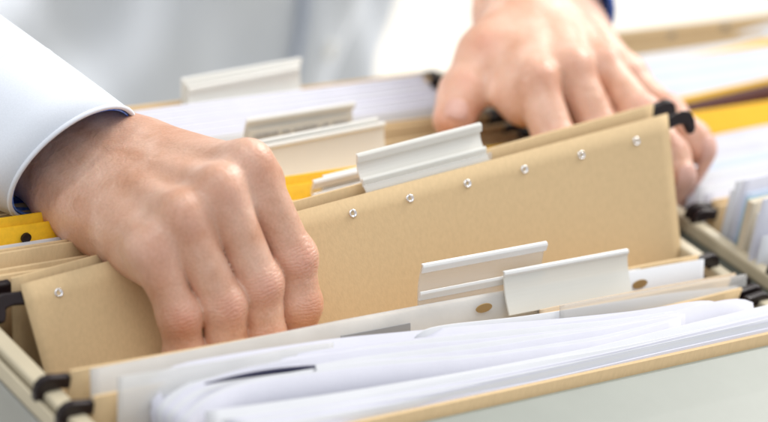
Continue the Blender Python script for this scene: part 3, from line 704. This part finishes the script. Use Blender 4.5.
# ---- shirt
def loft(name, rings, m, parent, th=.0012, closed=True):
    """rings: [n_ring][K][3] closed loops -> tube with thickness"""
    R = np.asarray(rings, float); R = np.concatenate([R, R[:, :1]], 1)
    du = np.gradient(R, axis=0); dv = np.gradient(R, axis=1); dv[:, 0] = dv[:, -1] = (R[:, 1] - R[:, -2]) / 2
    nn = np.cross(du, dv); nn /= np.linalg.norm(nn, axis=2, keepdims=True) + 1e-12
    cen = R[:, :-1].mean(1, keepdims=True); sg_ = np.sign(((R - cen) * nn).sum(-1).mean()); nn *= sg_
    nr, K = R.shape[0], R.shape[1] - 1
    o_, i_ = R[:, :K], (R - nn * th)[:, :K]
    vs = np.concatenate([o_.reshape(-1, 3), i_.reshape(-1, 3)]); T = nr * K; fs = []
    for a in range(nr - 1):
        for b in range(K):
            q = (a * K + b, a * K + (b + 1) % K, (a + 1) * K + (b + 1) % K, (a + 1) * K + b)
            fs.append(q); fs.append(tuple(T + t for t in q[::-1]))
    for a in (0, nr - 1):
        for b in range(K): fs.append((a * K + b, T + a * K + b, T + a * K + (b + 1) % K, a * K + (b + 1) % K))
    return mesh(name, vs, fs, m, parent, smooth=True)
def tube_rings(path, radii, K=56, ref=a_([0, 0, 1]), noise=.0, tiltn=None, seed=0, flat=1.0, span=None):
    path = np.asarray(path); r_ = np.random.default_rng(seed); ph = r_.random(8) * 6; out = []
    tn = np.gradient(path, axis=0)
    for i, (p, (ra, rb)) in enumerate(zip(path, radii)):
        t = nrm(tn[i]); 
        if tiltn is not None and i < len(tiltn) and tiltn[i] is not None: t = nrm(tiltn[i])
        u = nrm(ref - t * ref.dot(t)); w_ = np.cross(t, u); ring = []
        s = i / (len(path) - 1)
        for k in range(K):
            a = 2 * PI * k / K
            nz = 1 + noise * min(1, s * 3) * (math.sin(3 * a + ph[0] + s * 9) * .5 + math.sin(2 * a - s * 14 + ph[1]) * .6 + math.sin(5 * a + s * 23 + ph[2]) * .25)
            ring.append(p + u * math.cos(a) * ra * nz + w_ * math.sin(a) * rb * nz)
        out.append(ring)
    return out
shirt = mesh('shirt_dummy', *box(0, .001, 0, .001, 0, .001), SHIRT) ; bpy.data.objects.remove(shirt)
# sleeve of the right arm
cu = at((73, 163), 1.074); ax1 = nrm(el1 - cu)
npts = 26
pth = [cu + (el1 - cu) * t for t in np.linspace(0, 1, npts)]
pth += [lerp(el1, sh1, t) for t in np.linspace(.06, 1, 14)]
rad = [(.0335 + .008 * min(1, t * 3), .0305 + .014 * min(1, t * 3)) for t in np.linspace(0, 1, npts)] + [(.052 + .012 * t, .055 + .012 * t) for t in np.linspace(0, 1, 14)]
sm = lambda P_, n=2: [P_[0]] + [lerp(lerp(P_[i - 1], P_[i + 1], .5), P_[i], .5) for i in range(1, len(P_) - 1)] + [P_[-1]]
for _ in range(6): pth = sm(pth)
longax = nrm(at((127, 106), 1.105) - at((34, 222), 1.030))
def tilts(n0, path, m):
    n0 = nrm(n0); t_ = nrm(a_(path[4]) - a_(path[0])); return [nrm(lerp(-n0, t_, (i / m))) for i in range(m)]
rg = tube_rings(pth, rad, ref=longax, noise=.05, seed=3, tiltn=tilts(M3 @ a_([.70, .69, -.36]), pth, 6))
sleeve1 = loft('sleeve', rg, SHIRT, pe, .0016)
def cuff_lining(rings, n=9, inset=.0022, m=LINING, ov=.0):
    R = np.asarray(rings)[:n]; c = R.mean(1, keepdims=True); d = R - c; L_ = np.linalg.norm(d, axis=2, keepdims=True)
    return loft('cuff_lining', c + d * (1 - inset / L_), m, None, .0005)
def reparent(o, p):
    o.parent = p; o.location = (a_(o['_o']) - a_(p['_o'])).tolist()
cl = cuff_lining(rg); reparent(cl, sleeve1)
# cuff seam line: a raised hem
def hem(rings, i, r, m, parent, name='hem'):
    R = np.asarray(rings)[i]; K = len(R); c = R.mean(0); vs = []; fs = []
    tn = R[(np.arange(K) + 1) % K] - R[np.arange(K) - 1]
    for k in range(K):
        t = nrm(tn[k]); o_ = nrm(R[k] - c); b = np.cross(t, o_)
        for q in range(6): vs.append(R[k] - o_ * r * .6 + (o_ * math.cos(q * PI / 3) + b * math.sin(q * PI / 3)) * r)
    for k in range(K):
        for q in range(6): fs.append((k * 6 + q, k * 6 + (q + 1) % 6, ((k + 1) % K) * 6 + (q + 1) % 6, ((k + 1) % K) * 6 + q))
    o = mesh(name, vs, fs, m, parent, smooth=True); return o
hem(rg, 0, .0011, SHIRT, sleeve1); hem(rg, 3, .00045, SHIRT, sleeve1, 'seam')
# sleeve of the left arm
cu2 = at((557, -3), 1.290); print('w2', w2, 'cu2', cu2); pth2 = [lerp(cu2, el2, t) for t in np.linspace(0, 1, 20)] + [lerp(el2, sh2, t) for t in np.linspace(.08, 1, 12)]
for _ in range(6): pth2 = sm(pth2)
rad2 = [(.030 + .014 * min(1, t * 2), .030 + .014 * min(1, t * 2)) for t in np.linspace(0, 1, 20)] + [(.05 + .012 * t, .052 + .012 * t) for t in np.linspace(0, 1, 12)]
rg2 = tube_rings(pth2, rad2, noise=.04, seed=5, ref=h2.d, tiltn=tilts(M3 @ a_([-.42, .62, -.66]), pth2, 6))
sleeve2 = loft('sleeve', rg2, SHIRT, pe, .0016); reparent(cuff_lining(rg2, inset=.0018), sleeve2); hem(rg2, 0, .0012, mat('blue_hem', (.07, .17, .6), .8), sleeve2)
# shirt body: superelliptic rings from hips to shoulders with folds
def torso_rings(inset=0):
    out = []
    for i, z in enumerate(np.linspace(-.42, .40, 60)):
        s = (z + .42) / .82; cx = .43 - .085 * s; cy = .655 - .09 * s
        wx = .185 + .02 * math.sin(s * PI) - (.09 * max(0, (s - .88) / .12) ** 2); wy = .125 + .015 * s - (.06 * max(0, (s - .88) / .12) ** 2); ring = []
        for k in range(96):
            a = 2 * PI * k / 96; c, sn_ = math.cos(a), math.sin(a)
            fold = .006 * math.sin(a * 7 + z * 14) * math.sin(z * 9 + 1) + .004 * math.sin(a * 12 - z * 25) + .003 * math.sin(a * 19 + z * 40)
            ring.append([cx + (wx + fold - inset) * np.sign(c) * abs(c) ** .85, cy + (wy + fold - inset) * np.sign(sn_) * abs(sn_) ** .85, z])
        out.append(ring)
    return out
tr_ = torso_rings(); shirt = loft('shirt', tr_, SHIRT, pe, .0015)
R_ = np.asarray(tr_)
# placket on the front
pk = []
for i in range(len(R_)):
    seg = R_[i][76:81]; c = R_[i].mean(0)
    pk.append([q + nrm(q - c) * .0032 for q in seg])
pl_ = slab('placket', np.array(pk), .0022, SHIRT, shirt)
pe_ = slab('placket_edge', np.array([[r[0] + a_([-.004, -.0005, 0]), r[0] + a_([.0005, -.0005, 0])] for r in pk]), .0024, SHIRTB, shirt)
def button(p, n):
    n = nrm(n); u = nrm(np.cross(n, a_([0, 0, 1]))); w_ = np.cross(n, u); vs = [p + n * .0012]; fs = []; K = 20
    for r, h in ((.0035, .0012), (.0042, .0024), (.0055, .0024), (.006, .001), (.006, -.001)):
        for k in range(K): vs.append(p + (u * math.cos(2 * PI * k / K) + w_ * math.sin(2 * PI * k / K)) * r + n * h)
    for k in range(K): fs.append((0, 1 + k, 1 + (k + 1) % K))
    for j in range(4):
        for k in range(K): fs.append((1 + j * K + k, 1 + (j + 1) * K + k, 1 + (j + 1) * K + (k + 1) % K, 1 + j * K + (k + 1) % K))
    mesh('button', vs, fs, BUTTON, shirt, smooth=True)
for i in range(4, 58, 8): button(a_(pk[i][2]) + nrm(pk[i][2] - R_[i].mean(0)) * .0015, a_(pk[i][2]) - R_[i].mean(0))
# trousers below
tro = []
for s_ in (-1, 1):
    pt = [a_([.43 + s_ * .09, .66, z]) for z in np.linspace(-.38, -.93, 12)]
    tro.append(loft('trouser_leg', tube_rings(pt, [(.1 - .035 * t, .1 - .035 * t) for t in np.linspace(0, 1, 12)], ref=a_([1, 0, 0]), noise=.02, seed=9), TROU, pe, .002))

for o in list(bpy.data.objects):
    if '_o' in o: del o['_o']

# ------------------------------------------------------------------ camera
cd = bpy.data.cameras.new('camera'); cam = bpy.data.objects.new('camera', cd); COL.objects.link(cam); S.camera = cam
R3 = Matrix(((CX[0], -CX[1], -CX[2]), (CY[0], -CY[1], -CY[2]), (CZ[0], -CZ[1], -CZ[2])))
cam.matrix_world = Matrix.Translation(Vector(CAM.tolist())) @ R3.to_4x4()
cd.sensor_width = 36; cd.sensor_fit = 'HORIZONTAL'; cd.lens = F / 768 * 36; cd.clip_start = .05; cd.clip_end = 50
cd.dof.use_dof = True; cd.dof.focus_distance = 1.07; cd.dof.aperture_fstop = 5.4; cd.dof.aperture_blades = 0
# ------------------------------------------------------------------ light
w = bpy.data.worlds.new('World'); S.world = w; w.use_nodes = True; bg = w.node_tree.nodes['Background']
bg.inputs[0].default_value = (.93, .96, 1.0, 1); bg.inputs[1].default_value = .67
def area(name, loc, target, size, power, col=(1, 1, 1)):
    ld = bpy.data.lights.new(name, 'AREA'); ld.shape = 'RECTANGLE'; ld.size, ld.size_y = size; ld.energy = power; ld.color = col
    o = bpy.data.objects.new(name, ld); COL.objects.link(o); o.location = loc
    o.rotation_euler = (Vector(target) - Vector(loc)).to_track_quat('-Z', 'Y').to_euler(); return o
area('window_light', (2.5, .55, 2.1), (.2, .03, 0), (1.4, 1.6), 98, (1, .965, .91))
area('ceiling_light', (-.3, -.3, 1.9), (.2, .1, 0), (1.4, 1.4), 14, (.96, .98, 1))
lf_ = area('torso_fill_light', (-.75, .55, .45), (.36, .56, -.1), (.5, .5), 2.3, (1, .985, .97)); lf_.data.spread = math.radians(40)  # added fill lamp, not a window: narrow beam to lighten the shirt torso
area('room_light', (2.2, 1.6, 1.2), (1.3, 2.4, -.5), (1.2, 1.2), 22, (1, .96, .9))

S.render.engine = 'CYCLES'; S.view_settings.view_transform = 'Standard'; S.view_settings.look = 'None'; S.view_settings.exposure = 0; S.view_settings.gamma = 1
S.cycles.max_bounces = 8; S.cycles.transparent_max_bounces = 16
